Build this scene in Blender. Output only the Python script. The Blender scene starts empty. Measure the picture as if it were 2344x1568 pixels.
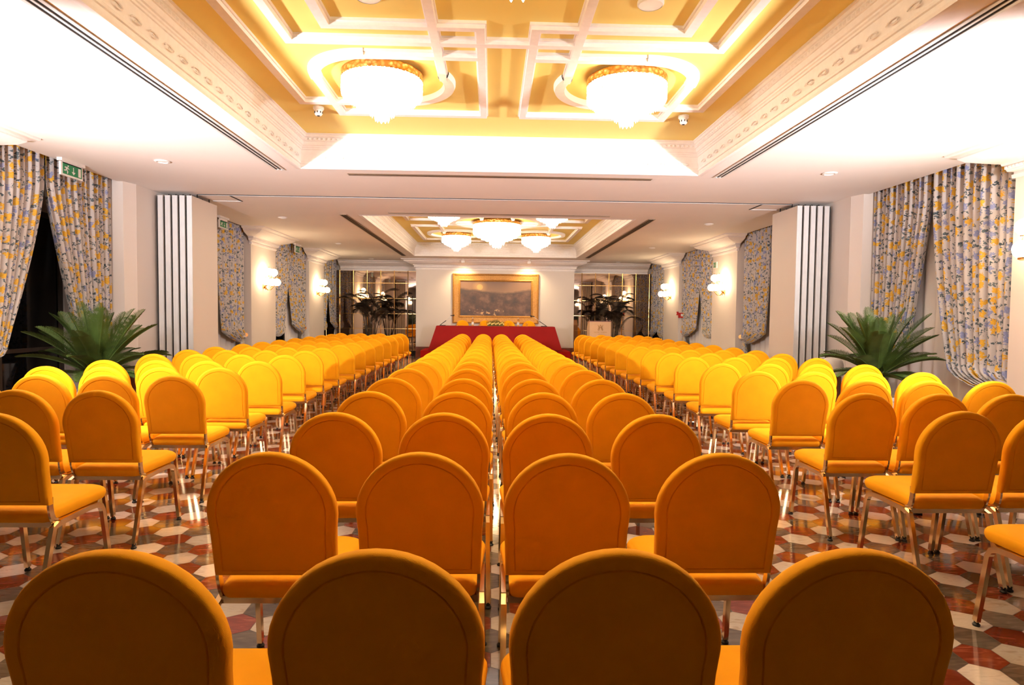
import bpy, math, random
from mathutils import Vector, Matrix
from math import sin, cos, pi, sqrt, radians
random.seed(7)
S = bpy.context.scene
COL = S.collection
X0 = 0.10            # the hall's centre line
HC = 3.12            # white ceiling height
HY = 3.51            # yellow coffer height

# ------------------------------------------------------------------ helpers
class MB:
    """collects geometry and links it as one mesh object"""
    def __init__(s): s.v = []; s.f = []; s.m = []; s.uv = {}
    def add(s, vs, fs, mi=0):
        o = len(s.v); s.v += [tuple(p) for p in vs]
        for f in fs: s.f.append([i + o for i in f]); s.m.append(mi)
    def box(s, x0, x1, y0, y1, z0, z1, mi=0):
        s.add([(x0,y0,z0),(x1,y0,z0),(x1,y1,z0),(x0,y1,z0),(x0,y0,z1),(x1,y0,z1),(x1,y1,z1),(x0,y1,z1)],
              [(0,3,2,1),(4,5,6,7),(0,1,5,4),(1,2,6,5),(2,3,7,6),(3,0,4,7)], mi)
    def ring(s, rings, closed=True, caps=True, mi=0):
        """loft a list of equal-length loops"""
        n = len(rings[0]); o = len(s.v)
        for r in rings: s.v += [tuple(p) for p in r]
        for k in range(len(rings) - 1):
            for i in range(n if closed else n - 1):
                j = (i + 1) % n
                s.f.append([o+k*n+i, o+k*n+j, o+(k+1)*n+j, o+(k+1)*n+i]); s.m.append(mi)
        if caps:
            s.f.append([o+i for i in range(n)][::-1]); s.m.append(mi)
            e = o + (len(rings)-1)*n
            s.f.append([e+i for i in range(n)]); s.m.append(mi)
    def tube(s, path, r, n=8, mi=0, rect=None, caps=True):
        """sweep a round (or rect=(w,h)) section along a path"""
        P = [Vector(p) for p in path]; rings = []
        R = r if isinstance(r, (list, tuple)) else [r]*len(P)
        up = None
        for i, p in enumerate(P):
            t = (P[min(i+1, len(P)-1)] - P[max(i-1, 0)]).normalized()
            if up is None:
                up = Vector((0,0,1)) if abs(t.z) < .9 else Vector((1,0,0))
                if rect: up = Vector((1,0,0)) if abs(t.x) < .9 else Vector((0,0,1))
            a = t.cross(up).normalized(); b = a.cross(t).normalized(); up = b
            if rect:
                w, h = rect
                rings.append([p+a*h/2*sa+b*w/2*sb for sa, sb in ((-1,-1),(1,-1),(1,1),(-1,1))])
            else:
                rings.append([p+a*R[i]*cos(2*pi*k/n)+b*R[i]*sin(2*pi*k/n) for k in range(n)])
        s.ring(rings, True, caps, mi)
    def lathe(s, prof, n=24, c=(0,0,0), mi=0, caps=True, wob=None):
        rings = []
        for r, z in prof:
            rings.append([(c[0]+r*cos(2*pi*k/n), c[1]+r*sin(2*pi*k/n), c[2]+z) for k in range(n)])
        s.ring(rings, True, caps, mi)
    def ball(s, c, r, n=14, mi=0, sz=1.0):
        s.lathe([(r*max(.02, sin(pi*k/n)), -r*sz*cos(pi*k/n)) for k in range(n+1)], n+4, c, mi)
    def sweep(s, path, prof, closed=False, mi=0):
        """mitred moulding: path = 2D points, prof = (offset to the LEFT of travel, z)"""
        n = len(path); rows = []
        for i, p in enumerate(path):
            p = Vector(p)
            a = Vector(path[i-1]) if (i or closed) else None
            b = Vector(path[(i+1) % n]) if (i < n-1 or closed) else None
            d1 = (p-a).normalized() if a is not None else (b-p).normalized()
            d2 = (b-p).normalized() if b is not None else d1
            n1 = Vector((-d1.y, d1.x)); n2 = Vector((-d2.y, d2.x))
            m = (n1+n2); m = m/(m.dot(n1)) if abs(m.dot(n1)) > 1e-6 else n1
            rows.append([(p.x+m.x*o, p.y+m.y*o, z) for o, z in prof])
        if closed: rows.append(rows[0])
        s.ring(rows, False, False, mi)
    def build(s, name, mat, parent=None, smooth=None, loc=None):
        me = bpy.data.meshes.new(name)
        me.from_pydata(s.v, [], s.f); me.update()
        mats = mat if isinstance(mat, (list, tuple)) else [mat]
        for m in mats: me.materials.append(m)
        if len(mats) > 1: me.polygons.foreach_set('material_index', s.m)
        if smooth is not None:
            me.polygons.foreach_set('use_smooth', [True]*len(me.polygons))
            if smooth < 180: me.set_sharp_from_angle(angle=radians(smooth))
        o = bpy.data.objects.new(name, me); COL.objects.link(o)
        if parent is not None: o.parent = parent
        if loc: o.location = loc
        return o

def tag(o, label=None, cat=None, group=None, kind=None):
    if label: o['label'] = label
    if cat: o['category'] = cat
    if group: o['group'] = group
    if kind: o['kind'] = kind
    return o
def thing(name, label, cat, loc=(0,0,0), rz=0, group=None):
    o = bpy.data.objects.new(name, None); COL.objects.link(o); o.empty_display_size = .1
    o.location = loc; o.rotation_euler = (0,0,rz)
    return tag(o, label, cat, group)
def struct(o): o['kind'] = 'structure'; return o
KIDS = {}
def kids_of(o):
    if o.name not in KIDS: KIDS[o.name] = [c for c in bpy.data.objects if c.parent == o]
    return KIDS[o.name]
def dup(root, loc, rz, label, group=None):
    r = root.copy(); COL.objects.link(r); r.location = loc; r.rotation_euler = (0,0,rz); r['label'] = label
    if group: r['group'] = group
    for ch in kids_of(root):
        c = ch.copy(); COL.objects.link(c); c.parent = r
        for g in kids_of(ch):
            d = g.copy(); COL.objects.link(d); d.parent = c
    return r

# ------------------------------------------------------------------ materials
def newmat(name):
    m = bpy.data.materials.new(name); m.use_nodes = True
    nt = m.node_tree; return m, nt, nt.nodes['Principled BSDF']
def nd(nt, t, **kw):
    n = nt.nodes.new(t)
    for k, v in kw.items():
        if k.startswith('i_'):
            key = k[2:]; key = int(key) if key.isdigit() else key.replace('_', ' ')
            n.inputs[key].default_value = v
        else: setattr(n, k, v)
    return n
def ramp(nt, stops, interp='LINEAR'):
    r = nt.nodes.new('ShaderNodeValToRGB'); r.color_ramp.interpolation = interp
    e = r.color_ramp.elements
    while len(e) < len(stops): e.new(.5)
    for k, (p, c) in enumerate(stops):
        e[k].position = p; e[k].color = (c[0], c[1], c[2], 1) if not isinstance(c, (int, float)) else (c, c, c, 1)
    return r
def mathn(nt, op, a, b=None, c=None):
    n = nt.nodes.new('ShaderNodeMath'); n.operation = op
    for i, v in enumerate((a, b, c)):
        if v is None: continue
        if isinstance(v, (int, float)): n.inputs[i].default_value = v
        else: nt.links.new(v, n.inputs[i])
    return n.outputs[0]
def mix(nt, fac, a, b):
    n = nt.nodes.new('ShaderNodeMix'); n.data_type = 'RGBA'
    for i, v in ((0, fac), (6, a), (7, b)):
        if isinstance(v, (int, float)): n.inputs[i].default_value = v
        elif isinstance(v, tuple): n.inputs[i].default_value = (*v, 1)
        else: nt.links.new(v, n.inputs[i])
    return n.outputs[2]
def mat(name, col, rough=.6, metal=0., spec=.5, var=.06, vscale=6., bump=0., bscale=300., coat=0.):
    m, nt, b = newmat(name)
    tc = nd(nt, 'ShaderNodeTexCoord')
    nz = nd(nt, 'ShaderNodeTexNoise', i_Scale=vscale, i_Detail=3.)
    nt.links.new(tc.outputs['Object'], nz.inputs['Vector'])
    c2 = tuple(max(0, c*(1-var)) for c in col); c1 = tuple(min(1, c*(1+var)) for c in col)
    r = ramp(nt, [(.3, c2), (.7, c1)]); nt.links.new(nz.outputs['Fac'], r.inputs['Fac'])
    nt.links.new(r.outputs['Color'], b.inputs['Base Color'])
    b.inputs['Roughness'].default_value = rough; b.inputs['Metallic'].default_value = metal
    b.inputs['Specular IOR Level'].default_value = spec
    if coat: b.inputs['Coat Weight'].default_value = coat
    if bump:
        n2 = nd(nt, 'ShaderNodeTexNoise', i_Scale=bscale, i_Detail=2.)
        nt.links.new(tc.outputs['Object'], n2.inputs['Vector'])
        bp = nd(nt, 'ShaderNodeBump', i_Strength=bump, i_Distance=.002)
        nt.links.new(n2.outputs['Fac'], bp.inputs['Height']); nt.links.new(bp.outputs['Normal'], b.inputs['Normal'])
    return m
def emit(name, col, strength, mixcol=(.9,.88,.8), sampling=None):
    m, nt, b = newmat(name)
    b.inputs['Base Color'].default_value = (*mixcol, 1); b.inputs['Roughness'].default_value = .2
    b.inputs['Emission Color'].default_value = (*col, 1); b.inputs['Emission Strength'].default_value = strength
    if sampling: m.cycles.emission_sampling = sampling
    return m

M = {}
M['plaster'] = mat('white ceiling plaster', (.84,.80,.77), .75, var=.015, vscale=1.5)
M['wall'] = mat('cream wall paint', (.76,.70,.65), .7, var=.02, vscale=1.)
M['mould'] = mat('white plaster moulding', (.86,.82,.81), .65, var=.03, vscale=20., bump=.15, bscale=60.)
M['yellow'] = mat('yellow coffer paint', (.86,.71,.21), .7, var=.03, vscale=1.2)
M['fabric'] = mat('golden yellow chair fabric', (.90,.37,.003), .85, spec=.2, var=.04, vscale=9., bump=.35, bscale=900.)
M['chairmetal'] = mat('champagne gold chair tube', (.78,.60,.36), .16, 1., var=.03)
M['rubber'] = mat('black rubber', (.012,.012,.012), .5)
M['alu'] = mat('brushed aluminium', (.74,.75,.76), .5, .35, var=.03)
M['slot'] = mat('black slot', (.008,.008,.008), .8)
M['bronze'] = mat('bronze grille', (.20,.13,.08), .4, .6)
M['panel'] = mat('partition panel laminate', (.76,.70,.64), .5, var=.015, vscale=1.)
M['gold'] = None
M['brass'] = mat('polished brass', (.80,.52,.20), .18, 1., var=.05)
M['mirror'] = mat('antique bronze mirror', (.60,.48,.40), .025, 1., var=.04, vscale=2.)
M['red'] = mat('red table cloth', (.31,.006,.006), .75, spec=.25, var=.05, vscale=3., bump=.2, bscale=700.)
M['carpet'] = mat('red platform carpet', (.42,.010,.008), .9, spec=.1, var=.12, vscale=40., bump=.4, bscale=400.)
M['mahog'] = mat('reddish brown wood', (.20,.045,.018), .35, var=.25, vscale=5.)
M['blackmetal'] = mat('black metal', (.02,.018,.016), .4, .3)
M['white'] = mat('white plastic', (.86,.85,.83), .45)
M['green'] = mat('green sign face', (.02,.26,.10), .5)
M['beige'] = mat('beige lectern panel', (.66,.42,.24), .55, var=.04)
M['sheer'] = mat('off white sheer cloth', (.80,.76,.73), .9, var=.02)
M['glassdark'] = mat('night window glass', (.006,.006,.007), .05, spec=.5)
M['winframe'] = mat('dark window frame', (.06,.045,.035), .5)
M['pot'] = mat('white planter', (.75,.72,.69), .5)
M['soil'] = mat('potting soil', (.05,.03,.02), .95, var=.3, vscale=30.)
M['cycas'] = mat('cycas leaf', (.075,.135,.028), .45, var=.35, vscale=5.)
M['kentia'] = mat('dark palm leaf', (.016,.010,.005), .45, var=.4, vscale=4.)
M['trunk'] = mat('brown fibrous trunk', (.10,.05,.025), .9, var=.4, vscale=25., bump=.8, bscale=40.)
M['signred'] = mat('red alarm box', (.55,.02,.02), .4)
M['goldleaf'] = mat('dark gold print', (.45,.22,.04), .35, .6)
M['foliage'] = mat('sprig green', (.16,.15,.03), .7, var=.4, vscale=30.)
M['bloom'] = mat('pale yellow petals', (.85,.66,.22), .7, var=.2, vscale=40.)
M['lining'] = mat('tan curtain lining', (.50,.30,.16), .85)
M['globe'] = emit('lit opal globe', (1,.74,.44), 22.)
M['crystal'] = emit('lit crystal drops', (1,.81,.54), 17.)
def sparkle(m, lo, hi):
    nt = m.node_tree; b = nt.nodes['Principled BSDF']
    tc = nd(nt, 'ShaderNodeTexCoord'); mp = nd(nt, 'ShaderNodeMapping'); mp.inputs['Scale'].default_value = (1,1,1.6); nt.links.new(tc.outputs['Object'], mp.inputs['Vector'])
    v = nd(nt, 'ShaderNodeTexVoronoi', i_Scale=42.); nt.links.new(mp.outputs[0], v.inputs['Vector'])
    r = ramp(nt, [(.30, 1.), (.62, 0.)]); nt.links.new(v.outputs['Distance'], r.inputs['Fac'])
    nt.links.new(mathn(nt, 'MULTIPLY_ADD', r.outputs['Color'], hi-lo, lo), b.inputs['Emission Strength'])
sparkle(M['crystal'], .7, 24.)
M['lens'] = mat('frosted lens', (.85,.83,.80), .3)

def gold_band():
    m, nt, b = newmat('embossed gold band')
    tc = nd(nt, 'ShaderNodeTexCoord')
    v = nd(nt, 'ShaderNodeTexVoronoi', i_Scale=26.); nt.links.new(tc.outputs['Object'], v.inputs['Vector'])
    r = ramp(nt, [(.1, (.95,.62,.22)), (.6, (.55,.24,.05))]); nt.links.new(v.outputs['Distance'], r.inputs['Fac'])
    nt.links.new(r.outputs['Color'], b.inputs['Base Color'])
    b.inputs['Metallic'].default_value = .9; b.inputs['Roughness'].default_value = .3
    bp = nd(nt, 'ShaderNodeBump', i_Strength=.8, i_Distance=.01)
    nt.links.new(v.outputs['Distance'], bp.inputs['Height']); nt.links.new(bp.outputs['Normal'], b.inputs['Normal'])
    return m
M['gold'] = gold_band()
def frame_gold():
    m, nt, b = newmat('carved gilt frame')
    tc = nd(nt, 'ShaderNodeTexCoord')
    v = nd(nt, 'ShaderNodeTexNoise', i_Scale=35., i_Detail=4.); nt.links.new(tc.outputs['Object'], v.inputs['Vector'])
    r = ramp(nt, [(.35, (.42,.19,.04)), (.65, (.56,.28,.06))]); nt.links.new(v.outputs['Fac'], r.inputs['Fac'])
    nt.links.new(r.outputs['Color'], b.inputs['Base Color'])
    b.inputs['Metallic'].default_value = .35; b.inputs['Roughness'].default_value = .45
    bp = nd(nt, 'ShaderNodeBump', i_Strength=.6, i_Distance=.01)
    nt.links.new(v.outputs['Fac'], bp.inputs['Height']); nt.links.new(bp.outputs['Normal'], b.inputs['Normal'])
    return m
M['giltframe'] = frame_gold()

def tile(name, c1, c2, vein, vs=3.):
    m, nt, b = newmat(name)
    g = nd(nt, 'ShaderNodeNewGeometry')
    a = nd(nt, 'ShaderNodeAttribute', attribute_name='tileid')
    off = nd(nt, 'ShaderNodeVectorMath', operation='SCALE'); off.inputs['Scale'].default_value = 37.
    nt.links.new(a.outputs['Color'], off.inputs[0])
    ad = nd(nt, 'ShaderNodeVectorMath', operation='ADD')
    nt.links.new(g.outputs['Position'], ad.inputs[0]); nt.links.new(off.outputs[0], ad.inputs[1])
    mp = nd(nt, 'ShaderNodeMapping'); mp.inputs['Scale'].default_value = (vs, vs*3.5, vs); nt.links.new(ad.outputs[0], mp.inputs['Vector'])
    nz = nd(nt, 'ShaderNodeTexNoise', i_Scale=3., i_Detail=6., i_Distortion=1.2); nt.links.new(mp.outputs[0], nz.inputs['Vector'])
    r = ramp(nt, [(.3, c1), (.55, c2), (.72, vein)]); nt.links.new(nz.outputs['Fac'], r.inputs['Fac'])
    hv = nd(nt, 'ShaderNodeHueSaturation'); nt.links.new(r.outputs['Color'], hv.inputs['Color'])
    sp = nd(nt, 'ShaderNodeSeparateColor'); nt.links.new(a.outputs['Color'], sp.inputs[0])
    nt.links.new(mathn(nt, 'MULTIPLY_ADD', sp.outputs[0], .5, .75), hv.inputs['Value'])
    nt.links.new(hv.outputs[0], b.inputs['Base Color'])
    b.inputs['Roughness'].default_value = .09; b.inputs['Specular IOR Level'].default_value = .6
    return m
T = [tile('white marble tile', (.52,.43,.35), (.60,.50,.41), (.42,.32,.24)),
     tile('red marble tile', (.15,.022,.010), (.20,.032,.014), (.34,.09,.05)),
     tile('grey marble tile', (.085,.065,.046), (.125,.095,.070), (.18,.14,.10)),
     mat('tile joint', (.10,.06,.035), .5)]

def floral(name, w):
    """flower-print cloth; UV in metres"""
    m, nt, b = newmat(name)
    uv = nd(nt, 'ShaderNodeUVMap')
    nz = nd(nt, 'ShaderNodeTexNoise', noise_dimensions='2D', i_Scale=30., i_Detail=4.); nt.links.new(uv.outputs[0], nz.inputs['Vector'])
    sub = nd(nt, 'ShaderNodeVectorMath', operation='SUBTRACT'); nt.links.new(nz.outputs['Color'], sub.inputs[0]); sub.inputs[1].default_value = (.5,.5,.5)
    sc = nd(nt, 'ShaderNodeVectorMath', operation='SCALE'); sc.inputs['Scale'].default_value = .075; nt.links.new(sub.outputs[0], sc.inputs[0])
    wv = nd(nt, 'ShaderNodeVectorMath', operation='ADD'); nt.links.new(uv.outputs[0], wv.inputs[0]); nt.links.new(sc.outputs[0], wv.inputs[1])
    def cells(scale, off, sx=1., sy=1., rnd=.85):
        mp = nd(nt, 'ShaderNodeMapping'); mp.inputs['Location'].default_value = (*off, 0); mp.inputs['Scale'].default_value = (sx, sy, 1)
        nt.links.new(wv.outputs[0], mp.inputs['Vector'])
        v = nd(nt, 'ShaderNodeTexVoronoi', voronoi_dimensions='2D', i_Scale=scale, i_Randomness=rnd); nt.links.new(mp.outputs[0], v.inputs['Vector'])
        return v
    fine = nd(nt, 'ShaderNodeTexNoise', noise_dimensions='2D', i_Scale=70., i_Detail=3.); nt.links.new(uv.outputs[0], fine.inputs['Vector'])
    fo = mathn(nt, 'MULTIPLY_ADD', fine.outputs['Fac'], .5, -.25)
    base = (.53,.505,.50)
    # twigs and leaves, dark blue-green
    lv = cells(20., (3.1,1.7), 1.25, .75)
    ld = mathn(nt, 'ADD', lv.outputs['Distance'], fo)
    lr = ramp(nt, [(.24, 1.), (.31, 0.)]); nt.links.new(ld, lr.inputs['Fac'])
    lp = nd(nt, 'ShaderNodeSeparateColor'); nt.links.new(lv.outputs['Color'], lp.inputs[0])
    lm = mathn(nt, 'MULTIPLY', lr.outputs['Color'], mathn(nt, 'GREATER_THAN', lp.outputs[0], .22))
    c = mix(nt, lm, base, mix(nt, lp.outputs[1], (.035,.065,.085), (.13,.17,.19)))
    # yellow / blue heads
    fl = cells(11.5, (0.,0.), 1.15, .72, .8)
    fp = nd(nt, 'ShaderNodeSeparateColor'); nt.links.new(fl.outputs['Color'], fp.inputs[0])
    fd = mathn(nt, 'ADD', fl.outputs['Distance'], fo)
    fr = ramp(nt, [(.29, 1.), (.33, 0.)]); nt.links.new(fd, fr.inputs['Fac'])
    yel = mix(nt, fine.outputs['Fac'], (.60,.29,.012), (.78,.52,.06))
    blu = mix(nt, fine.outputs['Fac'], (.12,.16,.38), (.38,.42,.62))
    ym = mathn(nt, 'MULTIPLY', fr.outputs['Color'], mathn(nt, 'GREATER_THAN', fp.outputs[0], .58))
    bm = mathn(nt, 'MULTIPLY', fr.outputs['Color'], mathn(nt, 'LESS_THAN', fp.outputs[0], .27))
    c = mix(nt, bm, c, blu); c = mix(nt, ym, c, yel)
    nt.links.new(c, b.inputs['Base Color']); b.inputs['Roughness'].default_value = .55; b.inputs['Specular IOR Level'].default_value = .35
    return m
M['floral'] = floral('floral chintz', 1)

def painting():
    m, nt, b = newmat('misty landscape canvas')
    uv = nd(nt, 'ShaderNodeUVMap'); s = nd(nt, 'ShaderNodeSeparateXYZ'); nt.links.new(uv.outputs[0], s.inputs[0])
    n1 = nd(nt, 'ShaderNodeTexNoise', i_Scale=3.2, i_Detail=7., i_Roughness=.6); mp = nd(nt, 'ShaderNodeMapping'); mp.inputs['Scale'].default_value = (1.9,1.,1.)
    nt.links.new(uv.outputs[0], mp.inputs['Vector']); nt.links.new(mp.outputs[0], n1.inputs['Vector'])
    mist = ramp(nt, [(.34,(.040,.020,.012)), (.5,(.10,.045,.022)), (.62,(.20,.095,.05)), (.75,(.10,.05,.03))]); nt.links.new(n1.outputs['Fac'], mist.inputs['Fac'])
    sky = ramp(nt, [(.62,(.36,.19,.095)), (1.,(.20,.105,.06))]); nt.links.new(s.outputs['Y'], sky.inputs['Fac'])
    # hill line: high at both ends, dipping in the middle
    dip = mathn(nt, 'ABSOLUTE', mathn(nt, 'SUBTRACT', s.outputs['X'], .58))
    line = mathn(nt, 'MULTIPLY_ADD', dip, .22, .66)
    line = mathn(nt, 'MULTIPLY_ADD', n1.outputs['Fac'], .16, mathn(nt, 'SUBTRACT', line, .06))
    hill = ramp(nt, [(.45, 0.), (.52, 1.)])
    nt.links.new(mathn(nt, 'ADD', mathn(nt, 'SUBTRACT', s.outputs['Y'], line), .5), hill.inputs['Fac'])
    band = ramp(nt, [(.0,(.0,.0,.0)), (.62,(0,0,0)), (.80,(1,1,1))]); nt.links.new(s.outputs['Y'], band.inputs['Fac'])
    dark = mix(nt, mathn(nt, 'MULTIPLY', mathn(nt,'GREATER_THAN', s.outputs['Y'], .0), band.outputs['Color']), mist.outputs['Color'], (.055,.032,.020))
    c = mix(nt, hill.outputs['Color'], dark, sky.outputs['Color'])
    dx = mathn(nt, 'MULTIPLY', mathn(nt, 'SUBTRACT', s.outputs['X'], .275), 1.95); dy = mathn(nt, 'SUBTRACT', s.outputs['Y'], .835)
    d = mathn(nt, 'SQRT', mathn(nt, 'ADD', mathn(nt, 'MULTIPLY', dx, dx), mathn(nt, 'MULTIPLY', dy, dy)))
    sun = ramp(nt, [(.0, 1.), (.075, .9), (.09, .35), (.22, 0.)]); nt.links.new(d, sun.inputs['Fac'])
    c = mix(nt, mathn(nt, 'MULTIPLY', sun.outputs['Color'], hill.outputs['Color']), c, (.72,.42,.14))
    # pale foam patches low on the canvas
    n2 = nd(nt, 'ShaderNodeTexNoise', i_Scale=9., i_Detail=5.); nt.links.new(mp.outputs[0], n2.inputs['Vector'])
    px = mathn(nt, 'MULTIPLY', mathn(nt, 'SUBTRACT', s.outputs['X'], .36), 2.6); py = mathn(nt, 'MULTIPLY', mathn(nt, 'SUBTRACT', s.outputs['Y'], .10), 5.5)
    pd = mathn(nt, 'ADD', mathn(nt, 'MULTIPLY', px, px), mathn(nt, 'MULTIPLY', py, py))
    foam = ramp(nt, [(.52, 0.), (.58, 1.)]); nt.links.new(mathn(nt, 'SUBTRACT', n2.outputs['Fac'], mathn(nt, 'MULTIPLY', pd, .25)), foam.inputs['Fac'])
    c = mix(nt, foam.outputs['Color'], c, (.62,.36,.16))
    nt.links.new(c, b.inputs['Base Color']); b.inputs['Roughness'].default_value = .4
    return m
M['canvas'] = painting()
M['bottle'] = None
def glass():
    m, nt, b = newmat('clear glass')
    b.inputs['Base Color'].default_value = (.95,.95,.95,1); b.inputs['Roughness'].default_value = .03
    b.inputs['Transmission Weight'].default_value = 1.; b.inputs['IOR'].default_value = 1.4
    return m
M['glass'] = glass()

# ------------------------------------------------------------------ camera (solved from the floor tiles and the ceiling lines)
F = 1445.85; pit, yaw, rol = -.0429577, .0323023, .0106804
fw = Vector((sin(yaw)*cos(pit), cos(yaw)*cos(pit), sin(pit))); rt = Vector((cos(yaw), -sin(yaw), 0)); up = rt.cross(fw)
RT = rt*cos(rol)+up*sin(rol); UP = up*cos(rol)-rt*sin(rol)
cam = bpy.data.cameras.new('camera'); co = bpy.data.objects.new('camera', cam); COL.objects.link(co)
cam.sensor_width = 36.; cam.lens = F/2344*36.; cam.clip_start = .05; cam.clip_end = 100
mt = Matrix((( RT.x, UP.x, -fw.x, 0), (RT.y, UP.y, -fw.y, 0), (RT.z, UP.z, -fw.z, 1.3681), (0,0,0,1)))
co.matrix_world = mt
S.camera = co

# ------------------------------------------------------------------ the setting
YB, YM, YW = -8.0, 21.3, 20.4            # hall back, mirror wall, painting wall
UW = 5.80                                # window wall distance from the centre line
UC = 5.15                                # edge of the white ceiling / pier faces
# floor of hexagonal marble tiles, side 10 cm, corners pointing down the hall
def make_floor():
    s = .1; dx = s*sqrt(3); dy = 1.5*s
    ax, ay = -1.984, 3.653
    b = MB(); b.box(X0-UW-.1, X0+UW+.1, YB-.1, YM+.2, -.08, -.001, 3)
    ids = [0.]*6
    j0, j1 = int((0.6-ay)/dy)-1, int((YM-ay)/dy)+1
    for j in range(j0, j1):
        y = ay+j*dy
        if y > YM-.05: continue
        for i in range(-40, 48):
            x = ax+i*dx+(dx/2 if j % 2 else 0)
            if x < X0-UW+.05 or x > X0+UW-.05: continue
            k = i*2+(1 if j % 2 else 0)          # half steps
            # white at (0,0), (dx*1.5, -dy) ...: colour runs R W G along +x
            q = (k - 3*j) // 2 % 3 if (k-3*j) % 2 == 0 else None
            c = {0:0, 1:2, 2:1}[q]
            r = random.random(); e = .0985
            b.add([(x+e*sin(a*pi/3), y+e*cos(a*pi/3), 0) for a in range(6)][::-1], [(0,1,2,3,4,5)], c); ids.append(r)
    o = b.build('floor', T)
    at = o.data.attributes.new('tileid', 'FLOAT_COLOR', 'FACE')
    for n, r in enumerate(ids): at.data[n].color = (r, (r*7.13) % 1, (r*3.7) % 1, 1)
    return struct(o)
make_floor()

REC = [(-1.9, 7.81), (11.38, 19.05)]     # the two ceiling coffers (y range)
RW = 2.45                                 # half width at the white ceiling
def make_ceiling():
    b = MB(); t = .06
    ys = [YB-.1, REC[0][0], REC[0][1], REC[1][0], REC[1][1], YM+.2]
    for k in (0, 2, 4): b.box(X0-UC, X0+UC, ys[k], ys[k+1], HC, HC+t)
    for k in (1, 3):
        b.box(X0-UC, X0-RW, ys[k], ys[k+1], HC, HC+t); b.box(X0+RW, X0+UC, ys[k], ys[k+1], HC, HC+t)
    for sx in (-1, 1):                    # raised pocket above the curtains
        a, c = sorted((X0+sx*(UC+.02), X0+sx*(UW+.1)))
        b.box(a, c, YB-.1, YM+.2, 3.26, 3.3)
        a, c = sorted((X0+sx*UC, X0+sx*(UC+.02)))
        b.box(a, c, YB-.1, YM+.2, HC, 3.3)
    struct(b.build('ceiling', M['plaster']))
    for (y0, y1) in REC:
        b = MB(); b.box(X0-RW-.02, X0+RW+.02, y0-.02, y1+.02, HY, HY+.05)
        struct(b.build('ceiling', M['yellow']))
make_ceiling()

tn = [0]
def trim(b, m, smooth=30, label=None):
    tn[0] += 1
    o = b.build('trim_%d' % tn[0], m, smooth=smooth); struct(o)
    if label: o['label'] = label
    return o
# cornice lining each coffer
RP = [(-.03,HC-.004),(.0,HC-.012),(.025,HC-.010),(.03,HC+.012),(.018,HC+.02),(.018,HC+.05),(.03,HC+.055),(.032,HC+.075),(.022,HC+.085),(.04,HC+.15),(.042,HC+.21),(.052,HC+.215),
      (.052,HC+.232),(.062,HC+.24),(.062,HC+.255),(.074,HC+.262),(.085,HC+.29),(.085,HC+.30),(.095,HC+.305),(.098,HC+.345),(.112,HC+.35),(.118,HC+.372),(.13,HC+.378),(.13,HY+.01)]
for (y0, y1) in REC:
    b = MB()
    path = [(X0-RW,y0),(X0+RW,y0),(X0+RW,y1),(X0-RW,y1)]
    b.sweep(path, RP, True)
    # leaf-and-dart band
    for i in range(4):
        p, q = Vector(path[i]), Vector(path[(i+1) % 4]); d = (q-p).normalized(); n = Vector((-d.y, d.x)); L = (q-p).length
        k = int(L/.055)
        for j in range(2, k-2):
            c = p+d*(j*.055+.02)+n*.098
            w, z0, z1 = .018, HC+.312, HC+.342
            b.add([(*(c-d*w), z0), (*(c+d*w), z0), (*(c+d*w), z1), (*(c-d*w), z1), (*(c+n*.014), (z0+z1)/2)], [(0,1,4),(1,2,4),(2,3,4),(3,0,4)])
        k = int(L/.21)
        for j in range(1, k):             # scroll band, a wavy rib
            c = p+d*(j*.21)+n*.040
            pts = [(*(c+d*(.075*cos(a)*(1-a/9))+n*(.004)), HC+.118+.026*sin(a)*(1-a/9)) for a in [h*.7 for h in range(10)]]
            b.tube(pts, .005, 4)
    trim(b, M['mould'], 25)

# raised white ribs on the yellow coffers
ZB = HY-.05
RZ = [0]
def rib(b, x0, x1, y0, y1):
    e = .014; RZ[0] = (RZ[0]+1) % 23; ZB = HY-.05-RZ[0]*.0003; j = RZ[0]*.0003
    a0, a1 = sorted((x0, x1)); c0, c1 = sorted((y0, y1)); a0 -= j; a1 += j; c0 -= j; c1 += j
    v = []
    for (z, q) in ((HY, 0), (HY-.022, 0), (HY-.024, e*.7), (ZB, e)):
        v.append([(a0+q,c0+q,z),(a1-q,c0+q,z),(a1-q,c1-q,z),(a0+q,c1-q,z)])
    b.ring(v, True, True)
def arc(b, cx, cy, r, w, a0, a1, sx):
    n = 28; rings = []
    for k in range(n+1):
        a = radians(a0+(a1-a0)*k/n)
        row = []
        for (o, z) in ((-w/2-.012, HY), (-w/2-.012, HY-.022), (-w/2, ZB), (w/2, ZB), (w/2+.012, HY-.022), (w/2+.012, HY)):
            row.append((X0+sx*(cx+(r+o)*cos(a)), cy+(r+o)*sin(a), z))
        rings.append(row)
    b.ring(rings, False, False)
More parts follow.
